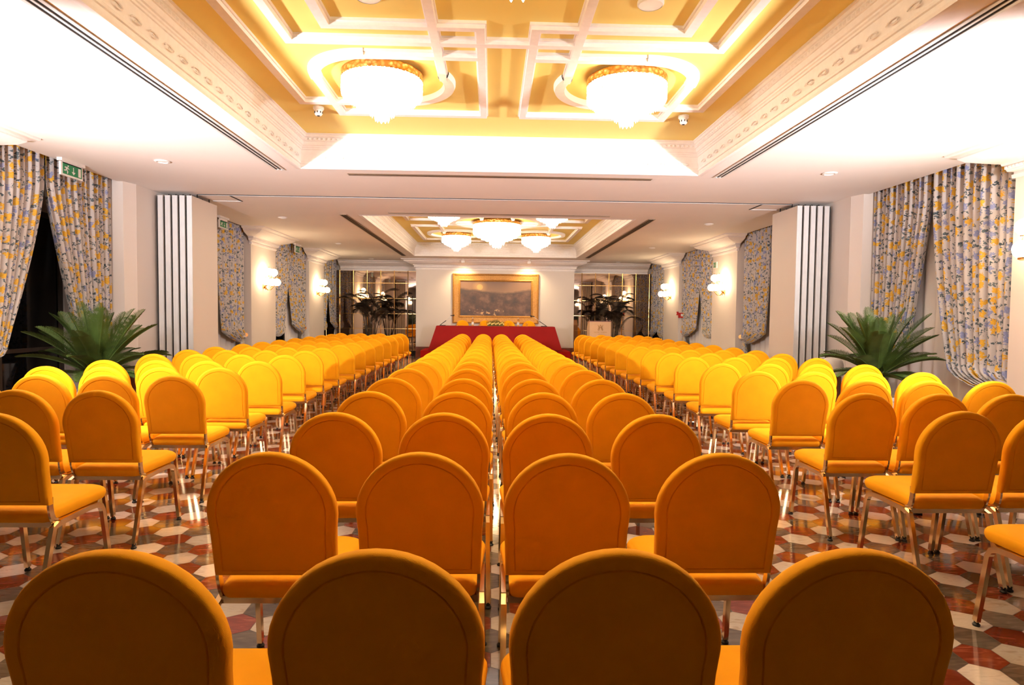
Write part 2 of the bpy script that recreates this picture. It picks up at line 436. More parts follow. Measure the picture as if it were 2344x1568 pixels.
def coffer_near():
    c = .098                                # rib width
    for sx in (-1, 1):
        b = MB()
        def R(u0, u1, y0, y1): rib(b, X0+sx*u0, X0+sx*u1, y0, y1)
        ym = 2*2.95                         # mirrored about the big chandelier
        for fl in (0, 1):
            f = (lambda y: ym-y) if fl else (lambda y: y)
            def Q(u0, u1, y0, y1): R(u0, u1, f(y0), f(y1))
            Q(1.955, 2.055, 2.95, 6.505)            # outer long rib
            Q(1.0, 1.985, 6.405, 6.505)             # to the loop
            Q(1.64, 1.738, 5.78, 6.84)
            Q(.16, 1.67, 6.742, 6.84)
            Q(.16, .25, 4.70, 6.77)
            Q(.22, 1.32, 4.70, 4.785)
            Q(1.29, 1.385, 2.95, 4.785)
            Q(-.04, 1.67, 4.968, 5.06)
            Q(1.64, 1.73, 2.95, 5.06)
            Q(.512, .598, 3.9, 5.79)
            Q(.22, 1.18, 5.232, 5.322)
            cy = f(5.81)
            # quarter loops round the chandelier
            if not fl:
                arc(b, 1.16, 5.81, .53, .09, 270, 360, sx); arc(b, 1.04, 5.92, .53, .09, 88, 203, sx)
            else:
                arc(b, 1.16, ym-5.81, .53, .09, 0, 90, sx); arc(b, 1.04, ym-5.92, .53, .09, 157, 272, sx)
        trim(b, M['mould'], 25)
coffer_near()
def coffer_far():
    for sx in (-1, 1):
        b = MB()
        def R(u0, u1, y0, y1): rib(b, X0+sx*u0, X0+sx*u1, y0, y1)
        for (y0, y1) in ((15.2, 17.95), (11.7, 14.3)):
            R(1.95, 2.05, y0, y1); R(1.30, 1.95, y0, y0+.1); R(1.30, 1.95, y1-.1, y1)
            R(1.30, 1.39, y0-.3, y1+.35)
            R(.3, 1.30, y1+.25, y1+.35); R(.3, 1.30, y0-.3, y0-.2)
            R(.3, .39, y0-.2, y1+.25)
        for cy in (12.45, 16.75):
            arc(b, 1.04, cy, .72, .1, 0, 360, sx)
        trim(b, M['mould'], 25)
    b = MB(); arc(b, 0, 14.6, 1.0, .1, 0, 360, 1); trim(b, M['mould'], 25)
coffer_far()

# walls
def wall(name, bx, m='wall'):
    b = MB(); b.box(*bx); return struct(b.build(name, M[m]))
WINS = [(6.25, 8.78), (10.9, 13.45), (14.95, 17.65), (19.2, 21.3), (1.9, 4.75)]
for sx, nm in ((-1, 'left'), (1, 'right')):
    a, c = sorted((X0+sx*UW, X0+sx*(UW+.1)))
    b = MB()
    ws = sorted(WINS)
    b.box(a, c, YB, YM+.2, 2.62, 3.3)                       # lintel over the windows
    e = YB
    for (y0, y1) in ws:
        b.box(a, c, e, y0+.15, 0, 2.62); e = y1-.15
    b.box(a, c, e, YM+.2, 0, 2.62)
    struct(b.build('wall_%s' % nm, M['wall']))
b = MB(); b.box(X0-UW-.1, X0+UW+.1, YB-.1, YB, 0, 3.3); struct(b.build('wall_back', M['wall']))
XL, XR = X0-2.54, X0+2.55
b = MB(); b.box(XL, XR, YW, YM+.1, .33, HC); struct(b.build('wall_front', M['wall']))
b = MB(); b.box(XL-.004, XR+.004, YW-.012, YM+.1, 0, .33); struct(b.build('baseboard_front', M['mahog']))
b = MB(); b.box(X0-UW-.1, X0+UW+.1, YM+.1, YM+.2, 0, 3.3); struct(b.build('wall_front', M['wall']))

# piers along both sides
PIERS = [(4.75, 6.25, UC), (8.97, 10.9, 5.03), (13.45, 14.95, UC), (17.65, 19.2, UC)]
CP = [(0,2.80),(.022,2.80),(.026,2.835),(.012,2.84),(.012,2.862),(.05,2.872),(.058,2.888),(.058,2.925),(.085,2.935),(.09,2.955),(.12,2.962),(.30,3.02),(.345,3.055),(.352,3.06),(.352,3.075),(.40,3.085),(.43,3.10),(.435,HC+.001)]
for sx, nm in ((-1, 'left'), (1, 'right')):
    for (y0, y1, u) in PIERS:
        b = MB(); a, c = sorted((X0+sx*u, X0+sx*(UW)))
        b.box(a, c, y0, y1, 0, HC+.12)
        if u < UC:                                            # short return beside the window
            b.ring([[(X0+sx*5.10, 8.78, z), (X0+sx*5.032, y0, z), (X0+sx*UW, y0, z), (X0+sx*UW, 8.78, z)] for z in (0, HC+.12)], True, True)
        o = struct(b.build('wall_%s' % nm, M['wall']))
        o['label'] = 'cream wall pier between windows'
        if u == UC:
            b = MB()
            w = X0+sx*(UC+.03); f = X0+sx*UC
            # moulding goes round near side, face and far side; offset must point into the room
            path = [(w,y0),(f,y0),(f,y1),(w,y1)]
            b.sweep(path[::-1] if sx < 0 else path, CP)
            # dentil row
            for (d0, ax) in ((y0, 'y'),):
                k = int((y1-y0+.12)/.045)
                for j in range(k):
                    yy = y0-.05+j*.045
                    xx = f-sx*.06
                    b.box(min(xx, xx-sx*.022), max(xx, xx-sx*.022), yy, yy+.025, 2.893, 2.92)
            trim(b, M['mould'], 25)

# painting wall cornice (wraps the projecting wall) and the cornice over the mirrors
b = MB(); b.sweep([(XR, YM), (XR, YW), (XL, YW), (XL, YM)], CP)
k = int((XR-XL)/.06)
for j in range(k): b.box(XL+j*.06, XL+j*.06+.034, YW-.082, YW-.058, 2.893, 2.92)
trim(b, M['mould'], 25)
for (xa, xb) in ((X0-UC, XL), (XR, X0+UC)):
    b = MB(); b.sweep([(xb, YM), (xa, YM)], CP)
    trim(b, M['mould'], 25)

# mirror walls: bronze mirror squares between brass bars
for (xa, xb, nm) in ((X0-UW+.1, XL-.005, 'left'), (XR+.005, X0+UW-.1, 'right')):
    t = thing('mirror_wall', 'bronze mirror wall with brass grid at %s of the painting wall' % nm, 'mirror', ((xa+xb)/2, YM, 0))
    w = (xb-xa)/2
    b = MB(); b.box(-w, w, -.01, 0, .16, 2.80); b.build('mirror_pane', M['mirror'], t)
    b = MB(); b.box(-w, w, -.03, 0, 0, .15); b.build('plinth', M['blackmetal'], t)
    b = MB()
    x = -2.814 if nm == 'left' else 3.025
    st = -.452 if nm == 'left' else .459
    while xa < x < xb:
        b.tube([(x-(xa+xb)/2, -.02, .15), (x-(xa+xb)/2, -.02, 2.82)], .013, 8); x += st
    for z in (.16, .38, .88, 1.38, 1.89, 2.40, 2.80): b.box(-w, w, -.02, -.006, z-.008, z+.008)
    b.build('brass_grid', M['brass'], t, smooth=40)

# windows
wn = 0
for sx in (-1, 1):
    for (y0, y1) in sorted(WINS)[1:]:
        wn += 1
        a, c = sorted((X0+sx*(UW+.02), X0+sx*(UW+.07)))
        b = MB(); ya, yb = y0+.15, y1-.15
        b.box(a,c,ya,ya+.07,0,2.62); b.box(a,c,yb-.07,yb,0,2.62); b.box(a,c,ya,yb,2.55,2.62); b.box(a,c,ya,yb,0,.1)
        b.box(a,c,(ya+yb)/2-.04,(ya+yb)/2+.04,.1,2.55); b.box(a,c,ya,yb,.85,.9)
        o = struct(b.build('window_%d' % wn, M['winframe']))
        b = MB(); b.box((a+c)/2-.004,(a+c)/2+.004,ya+.05,yb-.05,.05,2.58); b.build('window_pane', M['glassdark'], o)
# ------------------------------------------------------------------ banquet chairs
def arch(hw, zb, zt, n=22):
    """outline of the round-topped back: list of (x, z)"""
    r = hw; zc = zt - r
    pts = []
    for k in range(4): pts.append((hw*.985 - (0 if k else 0), zb + (zc-zb)*k/4))
    for k in range(n+1):
        a = pi*k/n; pts.append((r*cos(a), zc+r*sin(a)))
    for k in range(4): pts.append((-hw*.985, zc - (zc-zb)*(k+1)/4))
    return pts
def make_chair(name, label, loc=(0,0,0), rz=0, group=None):
    t = thing(name, label, 'chair', loc, rz, group)
    fab, met = M['fabric'], M['chairmetal']
    # backrest: cushion with a stitched edge band
    ZB0, ZT, HW = .478, .912, .215
    lean = lambda z: -.150 - (z-.46)*.165
    def loop(i, d):
        o = []
        for (x, z) in arch(HW-i, ZB0+i*.6, ZT-i):
            f = .965 + .035*min(1, (z-ZB0)/.25)
            o.append((x*f, lean(z)+d, z))
        return o
    b = MB()
    L = [loop(.05,-.0245), loop(.037,-.024), loop(.0345,-.0205), loop(.032,-.0245), loop(.012,-.0245), loop(.004,-.020), loop(0,-.012),
         loop(0,.010), loop(.003,.018), loop(.012,.025), loop(.04,.032), loop(.09,.040)]
    b.ring(L, True, True)
    b.build('backrest', fab, t, smooth=50)
    # seat cushion
    def seatloop(i, z, crown=0):
        o = []; n = 10
        hwf, hwr, y0, y1 = .217-i, .190-i, -.158+i, .275-i
        for (cx, cy, a0) in ((hwf-.07, y1-.07, 0), (-(hwf-.07), y1-.07, 90), (-(hwr-.03), y0+.03, 180), (hwr-.03, y0+.03, 270)):
            r = .07 if a0 < 180 else .03
            for k in range(n+1):
                a = radians(a0+90*k/n); x, y = cx+r*cos(a), cy+r*sin(a)
                o.append((x, y, z+(y+.15)*.030))
        return o
    b = MB()
    b.ring([seatloop(.02,.392), seatloop(.004,.394), seatloop(0,.402), seatloop(-.003,.415), seatloop(-.002,.428), seatloop(.003,.438), seatloop(.006,.4395), seatloop(.009,.444), seatloop(.022,.452), seatloop(.06,.458), seatloop(.12,.460)], True, True)
    b.build('seat', fab, t, smooth=50)
    b = MB()
    pth = [(.185,-.125,.384),(.20,.17,.384),(.17,.235,.384),(-.17,.235,.384),(-.20,.17,.384),(-.185,-.125,.384)]
    b.tube(pth, .01, rect=(.02,.02)); b.tube([(-.195,-.128,.381),(.195,-.128,.381)], .01, rect=(.026,.026))
    b.build('seat_frame', met, t, smooth=30)
    for s in (-1, 1):
        b = MB(); x = s*.198
        b.tube([(x,lean(.5)+.004,.51),(x,-.152,.465),(x*.99,-.142,.425),(x*.985,-.128,.398),(x*.98,-.105,.386)], .01, rect=(.011,.028))
        b.build('back_bracket', met, t, smooth=40)
        b = MB(); x = s*.207
        b.tube([(x,-.105,.378),(x*1.005,-.150,.368),(x*1.03,-.258,.022)], .01, rect=(.020,.026))
        b.lathe([(.009,0),(.015,.001),(.016,.008),(.010,.014),(.010,.026)], 10, (x*1.03,-.260,0), 1)
        b.lathe([(.0128,0.022),(.0128,.03)], 8, (x*1.03,-.259,0), 1)
        b.build('leg', [met, M['rubber']], t, smooth=40)
        b = MB()
        p = [(x,-.110,.380),(x,.10,.385),(x,.165,.381),(x,.200,.366),(x,.217,.335),(x*1.03,.262,.022)]
        b.tube(p, .01, rect=(.020,.026))
        b.lathe([(.009,0),(.015,.001),(.016,.008),(.010,.014),(.010,.026)], 10, (x*1.03,.262,0), 1)
        b.tube([(x*1.045,.2565,.06),(x*1.055,.2565,.06)], .006, 8, 1)
        b.build('leg', [met, M['rubber']], t, smooth=40)
    return t
ORD = ['', 'first','second','third','fourth','fifth','sixth','seventh','eighth','ninth','tenth','eleventh','twelfth','thirteenth','fourteenth','fifteenth','sixteenth','seventeenth','eighteenth']
TOPOFF = .224                       # the top of a back stands this far behind the chair's origin
chair0 = None
GRP = 'yellow banquet chairs set out in rows'
def put(x, ytop, label, rz=0):
    global chair0
    y = ytop+TOPOFF
    if chair0 is None:
        chair0 = make_chair('banquet_chair', label, (x,y,0), rz, GRP); return chair0
    return dup(chair0, (x,y,0), rz, label)
def lerp(tab, y):
    for (a, va), (b_, vb) in zip(tab, tab[1:]):
        if y <= b_: return va+(vb-va)*max(0, (y-a))/(b_-a)
    return tab[-1][1]
CY = [1.21,2.08,2.92,3.73,4.53,5.34,6.15,6.95,7.79,8.6,9.4,10.2,11.0,11.85,12.65,13.5,14.3,15.1]
CX = [[(1.2,-.725),(3.0,-.722),(4.6,-.715),(7,-.68),(15,-.70)], [(1.2,-.222),(2.1,-.236),(3.,-.219),(4,-.2),(15,-.2)],
      [(1.2,.253),(2.1,.26),(3.,.27),(3.8,.315),(5.3,.30),(7,.28),(15,.235)], [(1.2,.73),(2.1,.78),(5,.80),(9,.76),(15,.745)]]
cname = ['leftmost','second from left','third from left','rightmost']
for r, y in enumerate(CY):
    for c in range(4):
        x = lerp(CX[c], y)
        put(x, y+random.uniform(-.012,.012)*(r > 0), 'yellow chair in the centre block, %s row from the camera, %s of four' % (ORD[r+1], cname[c]), radians(random.uniform(-.5,.5)))
LY = [2.87,3.69,4.58,5.27,6.01,6.95,7.76,8.5,9.3,10.05,10.85,11.65,12.5,13.35,14.15,14.95]
LX = [(2.8,-2.21),(3.7,-2.265),(4.6,-2.288),(5.3,-2.235),(6,-2.2),(7,-2.25),(8,-2.28),(9.3,-2.215),(15,-2.165)]
for r, y in enumerate(LY):
    x0 = lerp(LX, y); p = lerp([(3,.468),(5,.472),(8,.468),(15,.458)], y)
    for c in range(4):
        if r == 0 and c > 0: continue
        put(x0-p*c, y+random.uniform(-.015,.015), 'yellow chair in the left block, %s row from the camera, %s seat from the aisle' % (ORD[r+1], ORD[c+1]), radians(random.uniform(-.6,.6)))
RY = [2.22,3.09,3.80,4.61,5.34,6.23,7.2,8.02,8.8,9.6,10.4,11.2,12.05,12.9,13.8,14.6,15.4]
RX = [(2.2,2.40),(3.1,2.37),(3.8,2.313),(4.6,2.32),(5.4,2.29),(7.2,2.33),(8.8,2.32),(11,2.25),(15.4,2.235)]
for r, y in enumerate(RY):
    x0 = lerp(RX, y); p = lerp([(2,.485),(3.8,.462),(4.6,.485),(7,.482),(15,.460)], y)
    for c in range(4):
        if r == 0 and c > 0 or (r == 1 and c > 1): continue
        put(x0+p*c, y+random.uniform(-.015,.015), 'yellow chair in the right block, %s row from the camera, %s seat from the aisle' % (ORD[r+1], ORD[c+1]), radians(random.uniform(-.6,.6)))
# ------------------------------------------------------------------ platform with the speakers' table
PZ = .285
b = MB(); b.box(-2.13, 2.38, 18.95, YW-.015, 0, PZ)
tag(b.build('platform', M['carpet']), 'low red carpeted platform under the speakers\' table', 'platform')
TZ = PZ+.742
TX0, TX1, TY0, TY1 = -1.66, 1.90, 19.02, 19.66
t = thing('speakers_table', 'long table hidden under the red cloth on the platform', 'table', ((TX0+TX1)/2, (TY0+TY1)/2, PZ))
hw, hd = (TX1-TX0)/2-.01, (TY1-TY0)/2-.01
b = MB(); b.box(-hw, hw, -hd, hd, .712, .738); b.build('table_top', M['mahog'], t)
for sx in (-1, 0, 1):
    for sy in (-1, 1):
        b = MB(); b.tube([(sx*(hw-.1), sy*(hd-.1), .712), (sx*(hw-.1), sy*(hd-.1), 0)], .02, 8); b.build('leg', M['blackmetal'], t, smooth=40)
def cloth():
    b = MB(); cx, cy = (TX0+TX1)/2, (TY0+TY1)/2; hx, hy = (TX1-TX0)/2, (TY1-TY0)/2
    per = []
    N = 60
    pts = [(-hx,-hy),(hx,-hy),(hx,hy),(-hx,hy)]
    for e in range(4):
        p, q = pts[e], pts[(e+1) % 4]
        n = N if e % 2 == 0 else 16
        for k in range(n):
            f = k/n; per.append((p[0]+(q[0]-p[0])*f, p[1]+(q[1]-p[1])*f, min(f, 1-f)))
    rings = []
    for v in range(10):
        d = v/9*.70; row = []
        for i, (x, y, cdist) in enumerate(per):
            nx = 1 if x >= hx-1e-6 else (-1 if x <= -hx+1e-6 else 0); ny = 1 if y >= hy-1e-6 else (-1 if y <= -hy+1e-6 else 0)
            corner = max(0, 1-cdist*14)
            o = .004+.012*(v/9)*(1+sin(i*.9))+.11*(v/9)*corner
            if nx: o += .10*v/9
            row.append((cx+x+nx*o, cy+y+ny*(o if not (nx and ny) else o*.5), TZ+.002-d if v else TZ+.006))
        rings.append(row)
    b.ring(rings, True, False)
    b.f.append(list(range(len(per)))); b.m.append(0)
    return b.build('tablecloth', M['red'], smooth=50)
tag(cloth(), 'deep red cloth draped over the speakers\' table', 'tablecloth')
TT = TZ+.007
spx = [-.94,-.215,.535,1.19]
spn = ['leftmost','second from left','third from left','rightmost']
for x, n in zip(spx, spn):
    o = dup(chair0, (x, 20.03, PZ), pi, 'yellow chair behind the red table facing the audience, %s of four' % n, 'yellow chairs behind the red table')
def microphone(x, tx, tz, label):
    y = 19.2; s = 1 if tx > x else -1
    t = thing('gooseneck_microphone', label, 'microphone', (x, y, TT), 0, 'gooseneck microphones')
    b = MB(); b.box(-.02 if s > 0 else -.16, .16 if s > 0 else .02, -.06, .06, 0, .022); b.build('base', M['blackmetal'], t)
    dx = tx-x; dz = tz-TT
    b = MB(); b.tube([(0,0,.02),(dx*.06,0,dz*.12),(dx*.5,0,dz*.50)], .010, 8); b.build('stem', M['blackmetal'], t, smooth=60)
    b = MB(); b.tube([(dx*.5,0,dz*.50),(dx*.75,0,dz*.76),(dx*.93,0,dz*.97)], .006, 8); b.build('neck', M['alu'], t, smooth=60)
    b = MB(); b.tube([(dx*.86,0,dz*.97),(dx*1.08,-.01,dz*.985)], .012, 8); b.ball((dx*1.12,-.01,dz*.99), .026, 8); b.build('capsule', M['blackmetal'], t, smooth=60)
microphone(-1.56, -1.20, 1.35, 'black gooseneck microphone on the left end of the red table')
microphone(1.66, 1.24, 1.35, 'black gooseneck microphone on the right end of the red table')
def bottle(x, label):
    t = thing('water_bottle', label, 'bottle', (x, 19.3, TT), 0, 'water bottles')
    b = MB(); b.lathe([(.034,0),(.037,.01),(.037,.15),(.03,.175),(.015,.20),(.013,.235)], 16); b.build('bottle_body', M['glass'], t, smooth=50)
    b = MB(); b.lathe([(.0376,.04),(.0376,.12)], 16, caps=False); b.build('paper_label', M['white'], t, smooth=50)
    b = MB(); b.lathe([(.015,.232),(.015,.255)], 12); b.build('cap', M['white'], t, smooth=50)
bottle(-.583, 'clear water bottle on the red table left of the flowers')
bottle(.804, 'clear water bottle on the red table right of the flowers')
def tumbler(x, label):
    b = MB(); b.lathe([(.026,0),(.032,.10),(.030,.10),(.025,.006)], 16)
    tag(b.build('drinking_glass', M['glass'], smooth=50, loc=(x, 19.28, TT)), label, 'glass', 'drinking glasses')
for x, l in ((-1.06,'drinking glass on the red table before the leftmost speaker chair'), (-.36,'drinking glass on the red table just left of the flowers'),
             (.50,'drinking glass on the red table just right of the flowers'), (1.07,'drinking glass on the red table before the rightmost speaker chair')): tumbler(x, l)
def flowers():
    t = thing('flower_arrangement', 'low flower arrangement with pale yellow roses on the red table', 'flowers', (.12, 19.3, TT))
    b = MB(); b.box(-.25,.25,-.06,.06,0,.025); b.build('tray', M['foliage'], t)
    b = MB()
    for k in range(120):
        x = random.uniform(-.27,.27); h = random.uniform(.08,.20)*(1-abs(x)*1.2); y = random.uniform(-.05,.05); a = random.uniform(-.05,.05)
        b.tube([(x*.8,y,.02),(x,y,h*.6),(x+a,y+a,h)], .0035, 4)
        b.ball((x+a,y+a,h), .009, 4)
    tag(b.build('foliage', M['foliage'], t), kind='stuff')
    for k in range(13):
        x = -.24+.04*k; z = .055+.018*(k % 3)
        b = MB(); r = .027+.004*(k % 2)
        b.ball((x, -.055+.012*(k % 2), z), r, 8)
        b.lathe([(r*1.1,-.01),(r*.9,.012),(r*.75,.02)], 7, (x, -.058+.012*(k % 2), z), caps=False)
        b.build('bloom', M['bloom'], t, smooth=60)
flowers()
# painting
def picture():
    x0, x1, z0, z1 = -1.265, 1.502, 1.10, 2.69
    cx, cz = (x0+x1)/2, (z0+z1)/2; hw, hh = (x1-x0)/2, (z1-z0)/2
    t = thing('framed_painting', 'large misty landscape painting in a gilt frame', 'painting', (cx, YW, cz))
    b = MB(); prof = [(0,0),(0,.07),(.03,.085),(.05,.075),(.055,.06),(.075,.055),(.19,.045),(.21,.055),(.225,.05),(.245,.03),(.25,.012)]
    rings = []
    for (i, d) in prof: rings.append([(-hw+i,-d,-hh+i),(hw-i,-d,-hh+i),(hw-i,-d,hh-i),(-hw+i,-d,hh-i)])
    b.ring(rings, True, False); b.build('frame', M['giltframe'], t, smooth=20)
    i = .245; me = bpy.data.meshes.new('canvas')
    me.from_pydata([(-hw+i,-.016,-hh+i),(hw-i,-.016,-hh+i),(hw-i,-.016,hh-i),(-hw+i,-.016,hh-i)], [], [(0,1,2,3)])
    uv = me.uv_layers.new(name='UVMap')
    for k, c in enumerate(((0,0),(1,0),(1,1),(0,1))): uv.data[k].uv = c
    me.materials.append(M['canvas']); o = bpy.data.objects.new('canvas', me); COL.objects.link(o); o.parent = t
picture()
def picspot(x, label):
    t = thing('picture_spotlight', label, 'spotlight', (x, 19.86, HC), 0, 'picture spotlights')
    b = MB(); b.lathe([(.035,-.02),(.035,-.002)], 14); b.tube([(0,0,-.015),(0,0,-.06)], .008, 8); b.build('stem', M['white'], t, smooth=40)
    b = MB(); b.box(-.05,.05,-.04,.05,-.13,-.055); b.build('lamp_head', M['white'], t)
    l = bpy.data.lights.new('spot_lamp', 'SPOT'); l.energy = PICW; l.color = (1,.74,.40); l.spot_size = radians(120); l.spot_blend = .9; l.shadow_soft_size = .05
    o = bpy.data.objects.new('spot_lamp', l); COL.objects.link(o); o.location = (x, 19.93, HC-.15)
    o.rotation_euler = (Vector((x, YW, 1.9))-Vector((x, 19.93, HC-.15))).to_track_quat('-Z', 'Y').to_euler()
PICW = 75
picspot(-.917, 'small white picture spotlight above the painting, on its left')
picspot(1.151, 'small white picture spotlight above the painting, on its right')
# lectern
def lectern():
    t = thing('lectern', 'beige lectern with a gold monogram beside the painting wall', 'lectern', (3.04, 17.6, 0))
    b = MB(); w = .30
    sec = [(0,0),(0,1.215),(.30,1.215),(.52,1.02),(.52,0)]
    b.ring([[(-w,y,z) for y, z in sec],[(w,y,z) for y, z in sec]], True, True)
    b.build('lectern_body', M['beige'], t)
    b = MB(); b.box(-w-.01,w+.01,-.01,.31,1.215,1.235); b.build('top_board', M['mahog'], t)
    b = MB(); y = -.006
    # interlaced monogram of an A between two curved strokes
    for s in (-1, 1):
        b.tube([(s*.072,y,1.115),(s*.055,y,1.10),(s*.042,y,1.065),(s*.048,y,1.03),(s*.07,y,.995),(s*.062,y,.975),(s*.042,y,.972)], .0055, 6)
        b.tube([(0,y,1.13),(s*.018,y,1.10),(s*.022,y,1.06),(s*.03,y,1.02),(s*.043,y,.985)], .0055, 6)
    b.tube([(-.024,y,1.055),(0,y,1.062),(.024,y,1.055)], .004, 6)
    b.build('monogram', M['goldleaf'], t, smooth=60)
    for txt, z, sz in (('HOTEL  ALBANI', .905, .042), ('ROMA', .84, .034)):
        c = bpy.data.curves.new('lettering', 'FONT'); c.body = txt; c.align_x = 'CENTER'; c.size = sz; c.extrude = .0015; c.space_character = 1.25
        tmp = bpy.data.objects.new('tmp', c); COL.objects.link(tmp)
        dg = bpy.context.evaluated_depsgraph_get(); me = bpy.data.meshes.new_from_object(tmp.evaluated_get(dg))
        bpy.data.objects.remove(tmp); bpy.data.curves.remove(c)
        me.materials.clear(); me.materials.append(M['goldleaf'])
        o = bpy.data.objects.new('lettering', me); COL.objects.link(o); o.parent = t; o.location = (0, -.003, z); o.rotation_euler = (pi/2, 0, 0)
lectern()
# wrought-iron coat stand by the left mirror
def stand():
    t = thing('coat_stand', 'thin black metal rack before the left mirror', 'rack', (-2.60, 20.15, 0))
    for x in (-.08, .08):
        b = MB(); b.tube([(x,0,0),(x,0,1.9)], .012, 8); b.ball((x,0,1.925), .022, 8); b.build('post', M['blackmetal'], t, smooth=60)
    for z in (.08,.30,.62,.80,1.25,1.82):
        b = MB(); b.tube([(-.08,0,z),(.08,0,z)], .009, 8); b.build('rung', M['blackmetal'], t, smooth=60)
    b = MB(); b.box(-.10,.10,-.12,.12,0,.025); b.build('foot', M['blackmetal'], t)
stand()

# ------------------------------------------------------------------ folding partitions and their ceiling track
def partition(sx, u0, u1, n, label):
    t = thing('folding_partition', label, 'partition', (X0+sx*(u0+u1)/2, 9.42, 0))
    w = (u1-u0)/n; c = (u0+u1)/2
    for k in range(n):
        a = u0+k*w-c; x0, x1 = sorted((sx*a, sx*(a+w*.70)))
        b = MB()
        b.box(x0+.004, x1-.004, .012, .85, .02, 3.06)
        b.build('panel', M['panel'], t)
        b = MB(); b.box(x0, x1, 0, .014, .02, 3.06)
        xm = (x0+x1)/2
        b.box(x0, x0+.008, -.006, 0, .02, 3.06); b.box(x1-.008, x1, -.006, 0, .02, 3.06); b.box(xm-.006, xm+.006, -.004, 0, .02, 3.06)
        b.build('edge_profile', M['alu'], t)
        b = MB(); xs = (x1 if sx > 0 else x0-w*.30)
        b.box(xs+.001, xs+w*.30-.001, .03, .8, .02, 3.05)
        b.build('dark_gap_fill', M['slot'], t)  # black block put in for the shade in the gap between panels
        b = MB(); b.tube([(xm,.25,3.06),(xm,.25,HC)], .01, 6); b.tube([(xm,.65,3.06),(xm,.65,HC)], .01, 6); b.build('hanger', M['blackmetal'], t)
partition(-1, 4.48, 5.00, 5, 'stacked folding partition panels against the left pier')
partition(1, 4.47, 4.99, 5, 'stacked folding partition panels against the right pier')
t = thing('ceiling_track', 'thin partition track across the white ceiling', 'track', (X0, 9.66, HC))
b = MB(); b.box(-4.5, 4.5, -.004, .010, -.010, 0); b.build('rail', M['alu'], t)
b = MB(); b.box(-4.5, 4.5, -.028, -.004, -.006, 0); b.build('groove', M['slot'], t)
for sx in (-1, 1):
    b = MB(); a, c = sorted((sx*4.05, sx*4.5)); b.box(a, c, .50, .515, -.008, 0); b.build('rail', M['alu'], t)
    b = MB(); b.box(a, c, .515, .53, -.006, 0); e = sx*4.05; b.box(e-.012, e+.012, .022, .515, -.006, 0); b.build('groove', M['slot'], t)

# linear air vents
def vent(x, y, ln, horiz, m, label):
    t = thing('linear_air_vent', label, 'air vent', (x, y, HC), 0, 'slot air vents in the white ceiling')
    def bx(a0,a1,c0,c1,z0,z1):
        b.box(a0,a1,c0,c1,z0,z1) if not horiz else b.box(c0,c1,a0,a1,z0,z1)
    b = MB(); bx(-.052,.052,-ln/2,ln/2,-.004,0); b.build('slot', M['slot'], t)
    b = MB()
    for (a, c) in ((-.062,-.036),(-.009,.009),(.036,.062)): bx(a,c,-ln/2,ln/2,-.010,-.004)
    bx(-.062,.062,-ln/2-.012,-ln/2,-.010,0); bx(-.062,.062,ln/2,ln/2+.012,-.010,0)
    b.build('grille', m, t)
vent(-2.605, 4.0, 7.75, False, M['alu'], 'long slot vent left of the near coffer')
vent(2.81, 4.0, 7.75, False, M['alu'], 'long slot vent right of the near coffer')
vent(-2.645, 15.2, 7.7, False, M['bronze'], 'bronze slot vent left of the far coffer')
vent(2.86, 15.2, 7.7, False, M['bronze'], 'bronze slot vent right of the far coffer')
def thin_vent(y, x0, x1, label):
    t = thing('linear_air_vent', label, 'air vent', ((x0+x1)/2, y, HC), 0, 'slot air vents in the white ceiling')
    w = (x1-x0)/2
    b = MB(); b.box(-w, w, -.03, .03, -.003, 0); b.build('slot', M['slot'], t)
    b = MB(); b.box(-w, w, -.045, -.022, -.01, 0); b.box(-w, w, .022, .045, -.01, 0); b.build('grille', M['bronze'], t)
thin_vent(8.08, -1.82, 2.02, 'cross slot vent beyond the near coffer')
thin_vent(11.08, -1.81, 2.05, 'cross slot vent just before the far coffer')

# downlights
pl = ['', 'nearest', 'second nearest', 'third nearest', 'farthest']
for sx, side in ((-1,'left'), (1,'right')):
    for k, y in enumerate((7.56, 11.8, 16.0, 20.3)):
        t = thing('downlight', 'round recessed downlight in the white ceiling, %s on the %s side' % (pl[k+1], side), 'downlight', (X0+sx*3.95, y, HC), 0, 'round ceiling downlights')
        b = MB(); b.lathe([(.075,0),(.085,-.004),(.085,-.010),(.062,-.016),(.058,-.006)], 22, caps=False); b.build('ring', M['white'], t, smooth=40)
        b = MB(); b.lathe([(.06,-.005),(.03,-.010),(.001,-.011)], 20, caps=False); b.build('lens', M['lens'], t, smooth=40)

# smoke detectors and ceiling speakers in the near coffer
def detector(x, y, label):
    t = thing('smoke_detector', label, 'smoke detector', (x, y, HY), 0, 'white smoke detectors')
    b = MB(); b.lathe([(.055,0),(.055,-.025),(.042,-.035),(.040,-.075),(.030,-.09),(.001,-.092)], 20, caps=False); b.build('detector_body', M['white'], t, smooth=40)
    b = MB()
    for k in range(8):
        a = 2*pi*k/8; b.box(.0400*cos(a)-.004, .0400*cos(a)+.004, .0400*sin(a)-.004, .0400*sin(a)+.004, -.07, -.05)
    b.lathe([(.014,-.0955),(.014,-.090)], 10); b.build('vent_slot', M['slot'], t)
detector(-1.82, 6.72, 'white smoke detector beyond the left near chandelier')
detector(2.02, 6.76, 'white smoke detector beyond the right near chandelier')
detector(-1.45, 18.35, 'tiny white smoke detector at the far coffer, left of the left far chandelier')
detector(1.62, 18.35, 'tiny white smoke detector at the far coffer, right of the right far chandelier')
